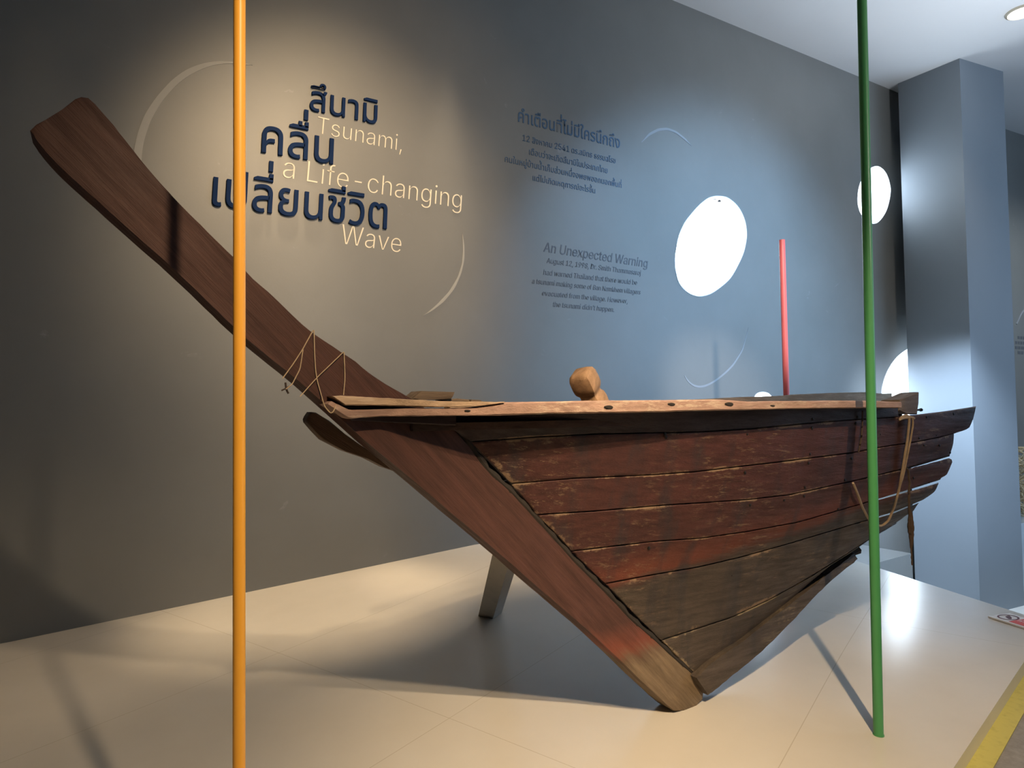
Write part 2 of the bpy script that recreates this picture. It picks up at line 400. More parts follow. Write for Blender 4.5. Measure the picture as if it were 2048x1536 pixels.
# window frames: pale liner rings set into the openings, with little dark clips
for i, loop in enumerate(win_w):
    bm = bmesh.new(); n = len(loop); cx = sum(p[0] for p in loop) / n; cz = sum(p[1] for p in loop) / n
    rings = []
    for (s, y) in ((1.0, WALL - .004), (0.985, WALL - .004), (0.985, WALL + .13), (1.0, WALL + .13)):
        rings.append([bm.verts.new((cx + (x - cx) * s, y, cz + (z - cz) * s)) for x, z in loop])
    for a in range(4):
        R0, R1 = rings[a], rings[(a + 1) % 4]
        for k in range(n): bm.faces.new((R0[k], R0[(k + 1) % n], R1[(k + 1) % n], R1[k]))
    w = structure('window_%d' % (i + 1), bm, M['reveal'], loc=(cx, WALL, cz))
    l = bpy.data.lights.new('window_portal', 'AREA'); l.shape = 'RECTANGLE'
    l.size = max(p[0] for p in loop) - min(p[0] for p in loop); l.size_y = max(p[1] for p in loop) - min(p[1] for p in loop)
    l.cycles.is_portal = True
    o = bpy.data.objects.new('window_portal', l); col.objects.link(o); o.location = (cx, WALL + .16, cz); look(o, (cx, 0, cz))
for k, px in enumerate([(1429, 396.5), (1440, 402)]):
    p = at_y(*px, WALL + .09)
    bm = bmesh.new(); add_box(bm, p.x - .035 + .02 * k, p.x + .035 - .02 * k, p.y, p.y + .02, p.z - .01, p.z + .03 - .02 * k)
    finish('window_clip', bm, M['iron'], bpy.data.objects['window_1'], False)
for px in [(1751.5, 339), (1764.5, 345)]:
    p = at_y(*px, WALL + .09)
    bm = bmesh.new(); add_box(bm, p.x - .02, p.x + .02, p.y, p.y + .02, p.z - .015, p.z + .015)
    finish('window_clip', bm, M['iron'], bpy.data.objects['window_2'], False)

# plinth
bm = bmesh.new(); nx, ny = 80, 40; g = []
for i in range(nx + 1):
    s = i / nx; row = []
    for j in range(ny + 1):
        t = j / ny; p = (A.lerp(B, s)).lerp(D.lerp(C_, s), t)
        row.append(bm.verts.new((p.x, p.y, dune(p.x, p.y))))
    g.append(row)
for i in range(nx):
    for j in range(ny): bm.faces.new((g[i][j], g[i + 1][j], g[i + 1][j + 1], g[i][j + 1]))
edge = [g[i][0] for i in range(nx + 1)] + [g[nx][j] for j in range(1, ny + 1)] + [g[i][ny] for i in range(nx - 1, -1, -1)] + [g[0][j] for j in range(ny - 1, 0, -1)]
low = [bm.verts.new((v.co.x, v.co.y, LOWZ if v.co.x > 4.63 and v.co.y > 1.5 else 0.0)) for v in edge]
for k in range(len(edge)):
    bm.faces.new((edge[k], low[k], low[(k + 1) % len(edge)], edge[(k + 1) % len(edge)]))
bm.faces.new(low)
tag(structure('display_plinth', bm, M['plinth']), 'low beige display plinth carrying the wooden boat', 'plinth')

# yellow safety line on the floor
ya = at_plane(2048, 1350, (0, 0, .002), (0, 0, 1)); yb = at_plane(1931, 1536, (0, 0, .002), (0, 0, 1))
yd = (yb - ya).normalized(); ya = ya - yd * 0.75; yb = yb + yd * 5; side = Vector((-yd.y, yd.x, 0)) * 0.075
if side.y > 0: side = -side
bm = bmesh.new(); extrude_poly(bm, [ya, yb, yb + side, ya + side], (0, 0, 0.003))
tag(finish('floor_line', bm, M['yellow'], smooth_shade=False), 'worn yellow safety line painted on the floor beside the plinth edge', 'floor marking')

# pillar
pa, pb, pc = at_ceiling(1796, 167), at_ceiling(1919, 116.5), at_ceiling(2006, 143)
pd = pa + (pc - pb)
bm = bmesh.new()
top = [bm.verts.new((p.x, p.y, ceil_z(p.x))) for p in (pa, pb, pc, pd)]; bot = [bm.verts.new((p.x, p.y, LOWZ)) for p in (pa, pb, pc, pd)]
bm.faces.new(top); bm.faces.new(bot[::-1])
for k in range(4): bm.faces.new((top[k], bot[k], bot[(k + 1) % 4], top[(k + 1) % 4]))
structure('wall_pillar', bm, M['column'], smooth_shade=False)
print('pillar', pa, pb, pc, 'plinth', A, B, C_, D)

# room end beyond the pillar
fa, fb = at_ceiling(2010, 258), at_ceiling(2048, 270.5)
fdir = (fb - fa); fdir.z = 0; fdir.normalize(); fn = Vector((-fdir.y, fdir.x, 0))
if fn.dot(fa) < 0: fn = -fn
p0, p1 = fa - fdir * 1.2, fa + fdir * 7
bm = bmesh.new(); extrude_poly(bm, [Vector((p0.x, p0.y, LOWZ)), Vector((p1.x, p1.y, LOWZ)), Vector((p1.x, p1.y, ceil_z(p1.x))), Vector((p0.x, p0.y, ceil_z(p0.x)))], fn * .15)
structure('wall_right', bm, M['wall'], smooth_shade=False)
def at_far(px, py, d=0.0): return at_plane(px, py, fa - fn * d, fn)
print('far wall', fa, fb, fn)
# text panel and arc on the far wall
t = empty('wall_text', at_far(2040, 700, .004), 'small dark lines of wall text at the far right edge beyond the pillar', 'wall text')
for y, x0 in ((678, 2036), (688, 2031), (698, 2031), (708, 2036)):
    bm = bmesh.new(); a = at_far(x0, y, .004); xx = a.copy()
    for k in range(9):
        w = random.uniform(.05, .11)
        extrude_poly(bm, [xx, xx + fdir * w, xx + fdir * w + Vector((0, 0, .05)), xx + Vector((0, 0, .05))], fn * .003); xx = xx + fdir * (w + .03)
    finish('text_line', bm, M['grey_text'], t, False)
bm = bmesh.new()
pts = [at_far(x, y, .006) for x, y in ((2033, 648), (2036, 641), (2040, 632), (2044, 625), (2049, 619), (2056, 614))]
add_tube(bm, pts, .012, 6); tag(finish('wall_arc', bm, M['arc_faint']), 'faint thin arc on the far wall beyond the pillar', 'wall graphic')
# straw bundle on a white stand, just past the pillar
q = at_far(2056, 1040, 1.6)
def stand_pt(px, py): return at_far(px, py, 0.75)
sA = stand_pt(2037, 1048); sB = stand_pt(2037, 1120)
bm = bmesh.new(); a = Vector((sA.x, sA.y, 0)); h0 = sA.z
extrude_poly(bm, [Vector((a.x, a.y, LOWZ)), Vector((a.x, a.y, LOWZ)) + fdir * 1.4, Vector((a.x, a.y, h0)) + fdir * 1.4, Vector((a.x, a.y, h0))], fn * 0.6, .01)
tag(finish('display_stand', bm, M['plinth_white'], smooth_shade=False), 'glossy white display stand just visible past the pillar', 'display stand')
sT = stand_pt(2036, 890); hs = sT.z - h0
bm = bmesh.new(); rnd = random.Random(3)
cen = Vector((a.x, a.y, h0)) + fdir * 0.62 + fn * .3
for k in range(260):
    an = rnd.uniform(0, 6.28); rr = rnd.uniform(0, .36); z0 = rnd.uniform(.02, hs * .93)
    c0 = cen + fdir * rr * math.cos(an) * 1.1 + fn * rr * math.sin(an) * .45 + Vector((0, 0, z0))
    dv = Vector((rnd.uniform(-1, 1), rnd.uniform(-1, 1), rnd.uniform(-.5, .5))).normalized() * rnd.uniform(.08, .2)
    lo, hi = c0 - dv, c0 + dv
    for v in (lo, hi): v.z = max(h0 + .03, min(h0 + hs, v.z))
    add_tube(bm, [lo, (lo + hi) / 2 + Vector((0, 0, .015)), hi], rnd.uniform(.006, .016), 5)
tag(finish('straw_heap', bm, M['straw']), 'pale heap of dry straw on the white stand past the pillar', 'straw', kind='stuff')

# ceiling downlight, top right
pc_ = at_ceiling(2043, 22); rr = (at_ceiling(2043, 22) - at_ceiling(2020, 23)).length
dl = empty('ceiling_downlight', (pc_.x, pc_.y, ceil_z(pc_.x)), 'round glowing ceiling downlight in the top right corner', 'ceiling light')
bm = bmesh.new(); zc = ceil_z(pc_.x); seg = 40; rings = []
for r, z in ((rr, zc + .004), (rr * 1.18, zc + .002), (rr * 1.16, zc - .02), (rr * 1.0, zc - .03), (rr * .96, zc - .012)):
    rings.append([bm.verts.new((pc_.x + r * math.cos(6.2832 * k / seg), pc_.y + r * math.sin(6.2832 * k / seg), z)) for k in range(seg)])
for R0, R1 in zip(rings, rings[1:]):
    for k in range(seg): bm.faces.new((R0[k], R0[(k + 1) % seg], R1[(k + 1) % seg], R1[k]))
finish('trim_ring', bm, M['lamp_metal'], dl)
bm = bmesh.new(); bmesh.ops.create_cone(bm, cap_ends=True, segments=40, radius1=rr * .97, radius2=rr * .97, depth=.01)
bmesh.ops.translate(bm, verts=bm.verts, vec=(pc_.x, pc_.y, zc - .012)); finish('lamp_lens', bm, M['lamp'], dl, False)
spot('downlight_beam', (pc_.x, pc_.y, zc - .05), (pc_.x - 1.0, pc_.y, 0), 150, (1.0, .86, .68), 110, .8, rr)

# ------------------------------------------------------------------ wall graphics
def flat_arc(name, px_outer, px_inner, mat, label):
    n = 40; o = smooth_poly(px_outer, n); i_ = smooth_poly(px_inner, n)
    bm = bmesh.new(); f = [[], []]; bk = [[], []]
    for k in range(n):
        for q, pl in enumerate((o, i_)):
            p = at_y(pl[k].x, pl[k].y, WALL - .003); f[q].append(bm.verts.new(p)); bk[q].append(bm.verts.new(p + Vector((0, .003, 0))))
    for k in range(n - 1):
        bm.faces.new((f[0][k], f[0][k + 1], f[1][k + 1], f[1][k]))
        for q in (0, 1): bm.faces.new((f[q][k], f[q][k + 1], bk[q][k + 1], bk[q][k]))
    tag(finish(name, bm, mat, smooth_shade=False), label, 'wall graphic')
flat_arc('wall_crescent', [(262,345),(267,307),(273,272),(289,229),(312.5,194),(344,159),(375,137),(410,125),(441,121.5),(480,124),(505,130)],
         [(281,348),(283,315),(287,284),(301,241),(324,201.6),(351.6,170),(383,147),(418,132),(450,126.5),(480,127.5),(505,130.3)], M['arc_pale'],
         'pale painted crescent curving above the prow at the upper left of the wall')
flat_arc('wall_crescent', [(925,466),(929,492),(929,519),(923,546),(909.5,577),(887.5,604),(864,622),(847,631)],
         [(924.8,466),(926,500),(924,528),(915,556),(898,583.5),(874,609),(855,625),(847,631)], M['arc_pale'],
         'pale painted crescent curving below and right of the large raised lettering')
flat_arc('wall_crescent', [(1283,284),(1298,266),(1316.5,256.5),(1335,255),(1353,262),(1370,275.5),(1383,291)],
         [(1283.3,285),(1299,271),(1318,261.5),(1335,260),(1352,266),(1368.5,279),(1383,291.5)], M['arc_faint'],
         'faint short arc above the bright oval window')
flat_arc('wall_crescent', [(1369,751),(1373,761),(1381,769.5),(1391,775),(1401,776),(1414,773),(1432,763),(1452,747),(1468,731),(1486,701),(1497,655)],
         [(1370,750.5),(1375,759),(1382,766),(1391,771),(1401,772),(1414,769),(1432,759),(1451,743.5),(1466,728),(1484.5,700),(1497,655)], M['arc_faint'],
         'faint hook shaped arc below the bright oval window beside the red pole')

# ------------------------------------------------------------------ lettering
fdir_fonts = bpy.utils.system_resource('DATAFILES', path='fonts') or ''
def font(name):
    try: return bpy.data.fonts.load(os.path.join(fdir_fonts, name), check_existing=True)
    except Exception: return None
F_TH, F_EN = font('NotoSansThai-VariableFont_wdth,wght.woff2'), font('Inter.woff2')
TONES, UPPER = '\u0e48\u0e49\u0e4a\u0e4b\u0e4c', '\u0e31\u0e34\u0e35\u0e36\u0e37\u0e33'
MARKS = TONES + '\u0e31\u0e34\u0e35\u0e36\u0e37\u0e38\u0e39\u0e47\u0e4d\u0e33'
def _inside(p, poly):
    c = False; n = len(poly)
    for k in range(n):
        a, b = poly[k], poly[k - 1]
        if (a[1] > p[1]) != (b[1] > p[1]) and p[0] < (b[0] - a[0]) * (p[1] - a[1]) / (b[1] - a[1]) + a[0]: c = not c
    return c
def glyphs_plain(body, fnt, extrude=0.0, offset=0.0, shear=0.0, spacing=1.0, bevel=0.0):
    c = bpy.data.curves.new('glyphs', 'FONT'); c.body = body; c.extrude = extrude; c.offset = offset; c.shear = shear
    c.resolution_u = 6; c.bevel_depth = bevel; c.bevel_resolution = 0
    if fnt: c.font = fnt
    o = bpy.data.objects.new('glyphs', c); col.objects.link(o); bpy.context.view_layer.update()
    b = curve_bm(o); bpy.data.objects.remove(o); bpy.data.curves.remove(c)
    return b
def glyphs(body, fnt, extrude=0.0, offset=0.0, shear=0.0, spacing=1.0, bevel=0.0):
    """letter solids; every outer contour is filled on its own with the holes that lie in it"""
    if fnt is not F_TH: return glyphs_plain(body, fnt, extrude, offset, shear, spacing, bevel)
    c = bpy.data.curves.new('glyphs', 'FONT'); c.body = body; c.shear = shear; c.space_character = spacing
    if fnt: c.font = fnt
    o = bpy.data.objects.new('glyphs', c); col.objects.link(o); bpy.context.view_layer.update()
    dg = bpy.context.evaluated_depsgraph_get(); dg.update()
    oc = o.evaluated_get(dg).to_curve(dg)
    loops = []
    for sp in oc.splines:
        P = []
        if sp.type == 'BEZIER':
            bp = sp.bezier_points; n = len(bp)
            for k in range(n):
                a, b = bp[k], bp[(k + 1) % n]
                straight = (a.handle_right - a.co).length < 1e-6 and (b.handle_left - b.co).length < 1e-6
                m_ = 1 if straight else 5
                for q in range(m_):
                    t = q / m_; w0, w1, w2, w3 = (1 - t) ** 3, 3 * t * (1 - t) ** 2, 3 * t * t * (1 - t), t ** 3
                    v = a.co * w0 + a.handle_right * w1 + b.handle_left * w2 + b.co * w3; P.append((v.x, v.y))
        else: P = [(p.co.x, p.co.y) for p in sp.points]
        Q = [P[0]] if P else []
        for p in P[1:]:
            if abs(p[0] - Q[-1][0]) + abs(p[1] - Q[-1][1]) > 1e-5: Q.append(p)
        if len(Q) > 2: loops.append(Q)
    bpy.data.objects.remove(o); bpy.data.curves.remove(c)
    def area_(P): return sum(P[k - 1][0] * P[k][1] - P[k][0] * P[k - 1][1] for k in range(len(P))) / 2
    ar = [area_(P) for P in loops]
    res = bmesh.new()
    if not loops: return res
    sgn = 1 if ar[max(range(len(ar)), key=lambda k: abs(ar[k]))] > 0 else -1
    outer = [k for k in range(len(loops)) if ar[k] * sgn > 0]; holes = [k for k in range(len(loops)) if ar[k] * sgn <= 0]
    for k in outer:
        mine = [loops[k]] + [loops[h] for h in holes if _inside(loops[h][0], loops[k])]
        cu = bpy.data.curves.new('glyph', 'CURVE'); cu.dimensions = '2D'; cu.fill_mode = 'BOTH'
        cu.extrude = extrude; cu.offset = offset; cu.bevel_depth = bevel; cu.bevel_resolution = 0
        for P in mine:
            sp = cu.splines.new('POLY'); sp.points.add(len(P) - 1); sp.use_cyclic_u = True
            for q, (x, y) in zip(sp.points, P): q.co = (x, y, 0, 1)
        ob = bpy.data.objects.new('glyph', cu); col.objects.link(ob); bpy.context.view_layer.update()
        b = curve_bm(ob); bpy.data.objects.remove(ob); bpy.data.curves.remove(cu)
        me = bpy.data.meshes.new('t'); b.to_mesh(me); b.free(); res.from_mesh(me); bpy.data.meshes.remove(me)
    return res
def xmax(b): return max((v.co.x for v in b.verts), default=0)
_adv = {}
def advance(txt, fnt):
    if not txt: return 0.0
    if (txt, fnt.name if fnt else '') not in _adv:
        h = 'น' if fnt is F_TH else 'H'
        b1, b2 = glyphs(txt + h, fnt), glyphs(h, fnt); _adv[(txt, fnt.name if fnt else '')] = xmax(b1) - xmax(b2); b1.free(); b2.free()
    return _adv[(txt, fnt.name if fnt else '')]
def clusters(s):
    out = []
    for ch in s:
        if out and ch in MARKS: out[-1] += ch
        else: out.append(ch)
    return out
def layout(body, fnt, **kw):
    """list of (bmesh) letter clusters set on one baseline; stacked Thai tone marks are raised over the vowel"""
    res, x = [], 0.0
    for cl in clusters(body):
        f = F_EN if ord(cl[0]) < 128 else fnt
        if cl != ' ':
            has_up = any(ch in UPPER for ch in cl) and any(ch in TONES for ch in cl)
            low_ = ''.join(ch for ch in cl if not (has_up and ch in TONES)); hi = ''.join(ch for ch in cl if has_up and ch in TONES)
            b = glyphs(low_, f, **kw); bmesh.ops.translate(b, verts=b.verts, vec=(x, 0, 0))
            if hi:
                h = glyphs(hi, f, **kw); bmesh.ops.translate(h, verts=h.verts, vec=(x + advance(low_[0], f), 0.145, 0))
                me = bpy.data.meshes.new('t'); h.to_mesh(me); h.free(); b.from_mesh(me); bpy.data.meshes.remove(me)
            res.append(b)
        x += advance(cl, f)
    return res
def set_text(parts, p0, p1, cap_px, cap_font, depth, lift=0.0):
    """map font space to the wall: baseline from pixel p0 to p1, letter height from cap_px at the left end"""
    P0, P1 = at_y(*p0, WALL), at_y(*p1, WALL)
    ex = (P1 - P0); L = ex.length; ex = ex / L
    top = at_y(p0[0], p0[1] - cap_px, WALL); sy = (top - P0).length / cap_font
    ey = Vector((-ex.z, 0, ex.x))
    x0 = min(v.co.x for b in parts for v in b.verts); x1 = max(v.co.x for b in parts for v in b.verts); sx = L / (x1 - x0)
    for b in parts:
        zs = [v.co.z for v in b.verts]; zm = max(zs) - min(zs) or 1
        for v in b.verts:
            z = (v.co.z - min(zs)) / zm
            q = P0 + ex * ((v.co.x - x0) * sx) + ey * (v.co.y * sy)
            v.co = Vector((q.x, WALL - lift - z * depth, q.z))
    return P0
def raised(body, p0, p1, cap, label):
    parts = layout(body, F_TH, extrude=.05, bevel=.003, shear=.07)
    P0 = set_text(parts, p0, p1, cap, .40, .016, .004)
    e = empty('raised_lettering', P0, label, 'lettering', 'raised navy Thai title lines')
    for b in parts:
        finish('letter', b, M['navy'], e, False)
raised('สึนามิ', (619, 221), (755, 250), 41, 'top line of raised navy Thai letters, above the word Tsunami')
raised('คลื่น', (522, 305), (668, 330), 56, 'middle line of raised navy Thai letters, the shortest one left of a Life')
raised('เปลี่ยนชีวิต', (424, 411), (774, 459), 59, 'bottom line of raised navy Thai letters, longest of the three, behind the orange pole')
def flat_line(body, p0, p1, cap, mat, parent, fnt, cap_font, shear=0.0, offset=0.0, thai=False):
    if thai: parts = layout(body, fnt, extrude=.05, offset=offset, shear=shear)
    else: parts = [glyphs(body, fnt, extrude=.05, offset=offset, shear=shear)]
    set_text(parts, p0, p1, cap, cap_font, .003, .0005)
    bm = parts[0]
    for b in parts[1:]:
        me = bpy.data.meshes.new('t'); b.to_mesh(me); b.free(); bm.from_mesh(me); bpy.data.meshes.remove(me)
    return finish('text_line', bm, mat, parent, False)
for body, p0, p1, cap, lab in (
    ('Tsunami,', (636, 267), (803, 303), 35.5, 'thin cream lettering reading Tsunami on the wall'),
    ('a Life-changing', (566, 355), (924, 418), 44.5, 'thin cream lettering reading a Life-changing on the wall'),
    ('Wave', (684, 488), (802, 506), 41.5, 'thin cream lettering reading Wave on the wall')):
    e = empty('wall_lettering', at_y(*p0, WALL), lab, 'lettering', 'thin cream English title lines')
    flat_line(body, p0, p1, cap, M['cream'], e, F_EN, .52, .09, -.012)
e = empty('wall_text', at_y(1036, 243, WALL), 'blue Thai paragraph on the wall left of the bright window', 'wall text')
for body, p0, p1, cap, off in (
    ('คำเตือนที่ไม่มีใครนึกถึง', (1036, 243), (1240, 297), 20, .006),
    ('12 สิงหาคม 2541 ดร.สมิทธ ธรรมสโรช', (1045, 281.5), (1231, 327), 9.5, .0),
    ('เตือนว่าจะเกิดสึนามิในประเทศไทย', (1058, 309), (1215, 347), 9.8, .0),
    ('คนในหมู่บ้านน้ำเค็มส่วนหนึ่งอพยพออกนอกพื้นที่', (1009.5, 323.5), (1243, 376), 10, .0),
    ('แต่ไม่เกิดเหตุการณ์อะไรขึ้น', (1065.5, 361), (1190.5, 387), 9.3, .0)):
    flat_line(body, p0, p1, cap, M['blue_text'], e, F_TH, .385, .04, off, True)
e = empty('wall_text', at_y(1087, 503, WALL), 'grey English paragraph headed An Unexpected Warning', 'wall text')
for body, p0, p1, cap, off in (
    ('An Unexpected Warning', (1086.5, 503), (1296, 535.5), 19.5, .006),
    ('August 12, 1998, Dr. Smith Thammasaroj', (1093, 526), (1282, 551), 11, .0),
    ('had warned Thailand that there would be', (1086.5, 549.5), (1274, 570), 11, .0),
    ('a tsunami making some of Ban Namkhem villagers', (1064, 567), (1281, 589), 10.6, .0),
    ('evacuated from the village. However,', (1084, 591), (1255, 607), 10.6, .0),
    ("the tsunami didn't happen.", (1106, 613.5), (1228, 624), 10.6, .0)):
    flat_line(body, p0, p1, cap, M['grey_text'], e, F_EN, .52, .2, off)

# ------------------------------------------------------------------ poles
def pole(name, p_base, p_top, rad, mat, label):
    o = empty(name, p_base, label, 'pole')
    bm = bmesh.new(); add_tube(bm, [Vector(p_base).lerp(Vector(p_top), k / 8) for k in range(9)], rad, 24)
    finish('shaft', bm, mat, o)
    bm = bmesh.new(); d = (Vector(p_top) - Vector(p_base)).normalized()
    add_tube(bm, [Vector(p_base) + d * .0, Vector(p_base) + d * .004], rad * 1.12, 24)
    finish('base_collar', bm, mat, o)
    return o
yo = 1.50
ot, ob = at_y(479, 0, yo), at_y(478, 1536, yo); od = (ot - ob) / (ot.z - ob.z)
base_o = ob + od * (dune(ob.x, ob.y) - ob.z)
depth = (ob - CAM).dot(to_world(Vector((0, 0, 1)))); rad_o = 12 * depth / F
top_o = base_o + od * (ceil_z(base_o.x) - base_o.z)
pole('orange_pole', base_o, top_o, rad_o, M['orange'], 'tall orange pole standing in front of the prow at the left')
gb = at_plinth(1757, 1470); gt = at_y(1724, 0, gb.y); gd = (gt - gb) / (gt.z - gb.z)
gtop = gb + gd * (ceil_z(gb.x) - gb.z)
pole('green_pole', gb, gtop, 9.4 * (gb - CAM).dot(to_world(Vector((0, 0, 1)))) / F, M['green'], 'tall green pole standing in front of the stern at the right')
yr = 3.1
rt, rb = at_y(1564, 480, yr), at_y(1573, 795, yr); rd_ = (rt - rb) / (rt.z - rb.z)
rbase = rb + rd_ * (dune(rb.x, rb.y) - rb.z)
pole('red_pole', rbase, rt, 5.8 * (rt - CAM).dot(to_world(Vector((0, 0, 1)))) / F, M['red'], 'shorter red pole behind the boat, its top below the window tops')
print('poles', base_o, rad_o, gb, rbase)

# ------------------------------------------------------------------ the boat
s0 = at_plinth(1375, 1418)
YC = s0.y + 0.05                                        # centre plane of the boat
TH = 0.10                                               # stem thickness
boat = empty('longtail_boat', (s0.x, YC, dune(s0.x, YC)), 'old maroon wooden longtail boat with raised prow on the beige plinth', 'boat')
def bpart(name, bm, mat, label=None, parent=None, **k):
    o = finish(name, bm, mat, parent or boat, **k)
    if label: o['label'] = label
    return o
YN = YC - TH / 2
UP = [(187,205),(205,226),(227,250),(250,280),(273,309),(295,336),(325,371),(355,404),(386,435),(427,476),(468,515),(500,552),(545,592),(610,655),(662,691),(706.6,720),(740,748),(769,767),(803,786),(821,796.6)]
RAB = [(862,826),(900,851),(938,893),(972,942),(1018.5,982),(1069,1037),(1111.6,1083.5),(1149.6,1126),(1196,1172),(1226,1202),(1260,1240),(1306,1278),(1344,1314),(1386.6,1350),(1403.5,1371),(1410,1390),(1402,1404),(1378,1421)]
LOW = [(1348.5,1422),(1306,1386),(1268,1348),(1221.6,1300),(1171,1255),(1128.5,1220),(1082,1181),(1039.6,1140),(1006,1115),(963.5,1075),(900,1026),(845,975),(811,946),(774,918),(730,884),(688,842),(646.7,806),(620.6,780),(579,746),(537,714.6),(490,676),(465,652),(391,580),(351.6,538),(293,491),(234,436),(172,383),(137,347),(109,324),(70,290),(56,272),(60,260)]
END = [(72,249),(90,240),(120,222),(150,198),(162,193),(177,195)]
# upper and lower edge as two chains with the same count, so the stem is a clean strip of quads
up = resample(UP + RAB[:-1], 90)
lo = resample(LOW[::-1] + [], 90)
def edge_noise(p, amt): return Vector((mnoise.noise(Vector((p[0] * .09, p[1] * .09, 1.7))), mnoise.noise(Vector((p[0] * .09, p[1] * .09, 8.3))))) * amt
outline = resample(LOW[::-1][::-1], 80)[::1]
poly = resample([(177,195)] + UP, 48) + resample(RAB, 48)[1:] + smooth_poly(LOW, 80, 10) + [Vector(p) for p in END[:-1]]
poly = [p + edge_noise(p, 0.9) for p in poly]
bm = bmesh.new()
extrude_poly(bm, [at_y(p.x, p.y, YN) for p in poly], (0, TH, 0), 0.004, 2)
bpart('stem', bm, M['stem'], 'brown red stem post rising to the high prow')

# hull planks -------------------------------------------------------
SE = [
 [(848,821),(1000,824),(1100,823),(1300,818),(1500,812),(1700,809),(1797,812)],
 [(938,884),(1073,874),(1200,868),(1400,864),(1500,858),(1625,846),(1736,837),(1797,834)],
 [(1020,968),(1150,957),(1306,950),(1400,943),(1561,924),(1704,906),(1758,895),(1830,884),(1873,875),(1908,866)],
 [(1071,1030),(1196,1022),(1323,1011),(1400,1006),(1492,1000),(1579,990),(1704,963),(1758,950),(1830,932),(1899,911)],
 [(1141,1103),(1310,1083),(1400,1077),(1492,1064),(1600,1044),(1736,1004),(1760,998),(1830,977),(1880,961)],
 [(1209,1168),(1300,1151),(1399,1134),(1480,1115),(1579,1087),(1722,1044),(1785,1026),(1838,1004)],
 [(1320,1282),(1464,1235),(1541,1199),(1620,1155),(1700,1105),(1745,1074),(1795,1044)],
 [(1388,1351),(1419,1328),(1488,1280),(1543,1233),(1610,1174),(1676,1118),(1712,1094),(1740,1077),(1768,1060)]]
TOP2 = SE[1][:-1] + [(1797,834),(1830,831),(1890,824),(1952,814)]
RE = {1: [(1952,814),(1949,827),(1946,839),(1938,857),(1922,863),(1908,866)], 2: [(1908,867),(1907,885),(1904,897),(1899,911)],
      3: [(1898,915),(1906,921),(1899,938),(1893,951),(1884,954),(1880,961)], 4: [(1877,964),(1875,973),(1869,984),(1852,996),(1838,1004)],
      5: [(1838,1004),(1827,1022),(1812,1031),(1795,1044)], 6: [(1795,1044),(1782,1051),(1768,1060)]}
WID = [.47, .47, .445, .40, .335, .25, .13, .02]
def hull_y(px, py, w, xr):
    y = YC - .06
    for _ in range(5):
        p = at_y(px, py, y); d = max(0, p.x - xr); y = YC - .052 - w * (1 - math.exp(-d / 1.15))
    return y
XRAB = []
for k, s in enumerate(SE): XRAB.append(at_y(s[0][0], s[0][1], YC - .05).x)
def strake(j, top, bot, gap=0.9):
    nS, nR = 110, 9
    FR = (0, .035, .08, .15, .35, .65, .85, .92, .965, 1)
    T, Bt = smooth_poly(top, nS, 1), smooth_poly(bot, nS, 1)
    R = resample(RE[j], nR + 1) if j in RE else None
    rnd = random.Random(40 + j)
    grid, back = [], []
    for i in range(nS):
        s = i / (nS - 1); row = []; brow = []
        for r in range(nR + 1):
            f = FR[r]
            p = T[i].lerp(Bt[i], f)
            if R is not None and s > .8:
                p = p + (R[r] - T[-1].lerp(Bt[-1], f)) * smooth((s - .8) / .2) ** 2
            pb = p
            slit = 1.6 if (j >= 3 and p.x > 1750) else 0.0
            if r == 0: p = p + Vector((0, gap + slit * (j > 3) + abs(edge_noise((p.x * 3, 5 + j), 1.5).y))); pb = pb + Vector((0, 1.8 * slit - 1.5))
            if r == nR: p = p - Vector((0, gap + slit * (j < 6) + abs(edge_noise((p.x * 3, 95 + j), 1.5).x))); pb = pb - Vector((0, 1.8 * slit - 1.5))
            if i == nS - 1 and R is not None: p = p + Vector((rnd.uniform(-2.5, 1.5), rnd.uniform(-1, 1)))
            if i == 0: p = p + Vector((5 + rnd.uniform(-2, 2), 0))
            w = WID[j] + (WID[j + 1] - WID[j]) * f; xr = XRAB[j] + (XRAB[j + 1] - XRAB[j]) * f
            y = hull_y(p.x, p.y, w, xr)
            q = at_y(p.x, p.y, y)
            if r in (0, nR) or i in (0, nS - 1): q = q + Vector((0, .003, 0))
            row.append(q); brow.append(at_y(pb.x, pb.y, q.y + .026))
        grid.append(row); back.append(brow)
    return grid, back
def solid_grid(grid, th, back=None):
    bm = bmesh.new(); n, m = len(grid), len(grid[0])
    lay = bm.verts.layers.float.new('plank_edge')
    Fv = [[bm.verts.new(p) for p in row] for row in grid]
    Bv = [[bm.verts.new(p) for p in row] for row in (back or [[p + Vector((0, th, 0)) for p in row] for row in grid])]
    for i in range(n - 1):
        for j in range(m - 1):
            bm.faces.new((Fv[i][j], Fv[i][j + 1], Fv[i + 1][j + 1], Fv[i + 1][j])); bm.faces.new((Bv[i][j], Bv[i + 1][j], Bv[i + 1][j + 1], Bv[i][j + 1]))
    if m == 10:
        ev = (1, 1, .5, 0, 0, 0, 0, .3, .8, 1)
        for i in range(n):
            for j in range(m): Fv[i][j][lay] = max(ev[j], 1 if i < 2 else (.6 if i < 3 else 0)); Bv[i][j][lay] = 0
    ring = [(i, 0) for i in range(n)] + [(n - 1, j) for j in range(1, m)] + [(i, m - 1) for i in range(n - 2, -1, -1)] + [(0, j) for j in range(m - 2, 0, -1)]
    for a, b in zip(ring, ring[1:] + ring[:1]):
        bm.faces.new((Fv[a[0]][a[1]], Fv[b[0]][b[1]], Bv[b[0]][b[1]], Bv[a[0]][a[1]]))
    return bm
grids, backs = [], []
for j in range(7):
    g1, g2 = strake(j, TOP2 if j == 1 else SE[j], SE[j + 1]); grids.append(g1); backs.append(g2)
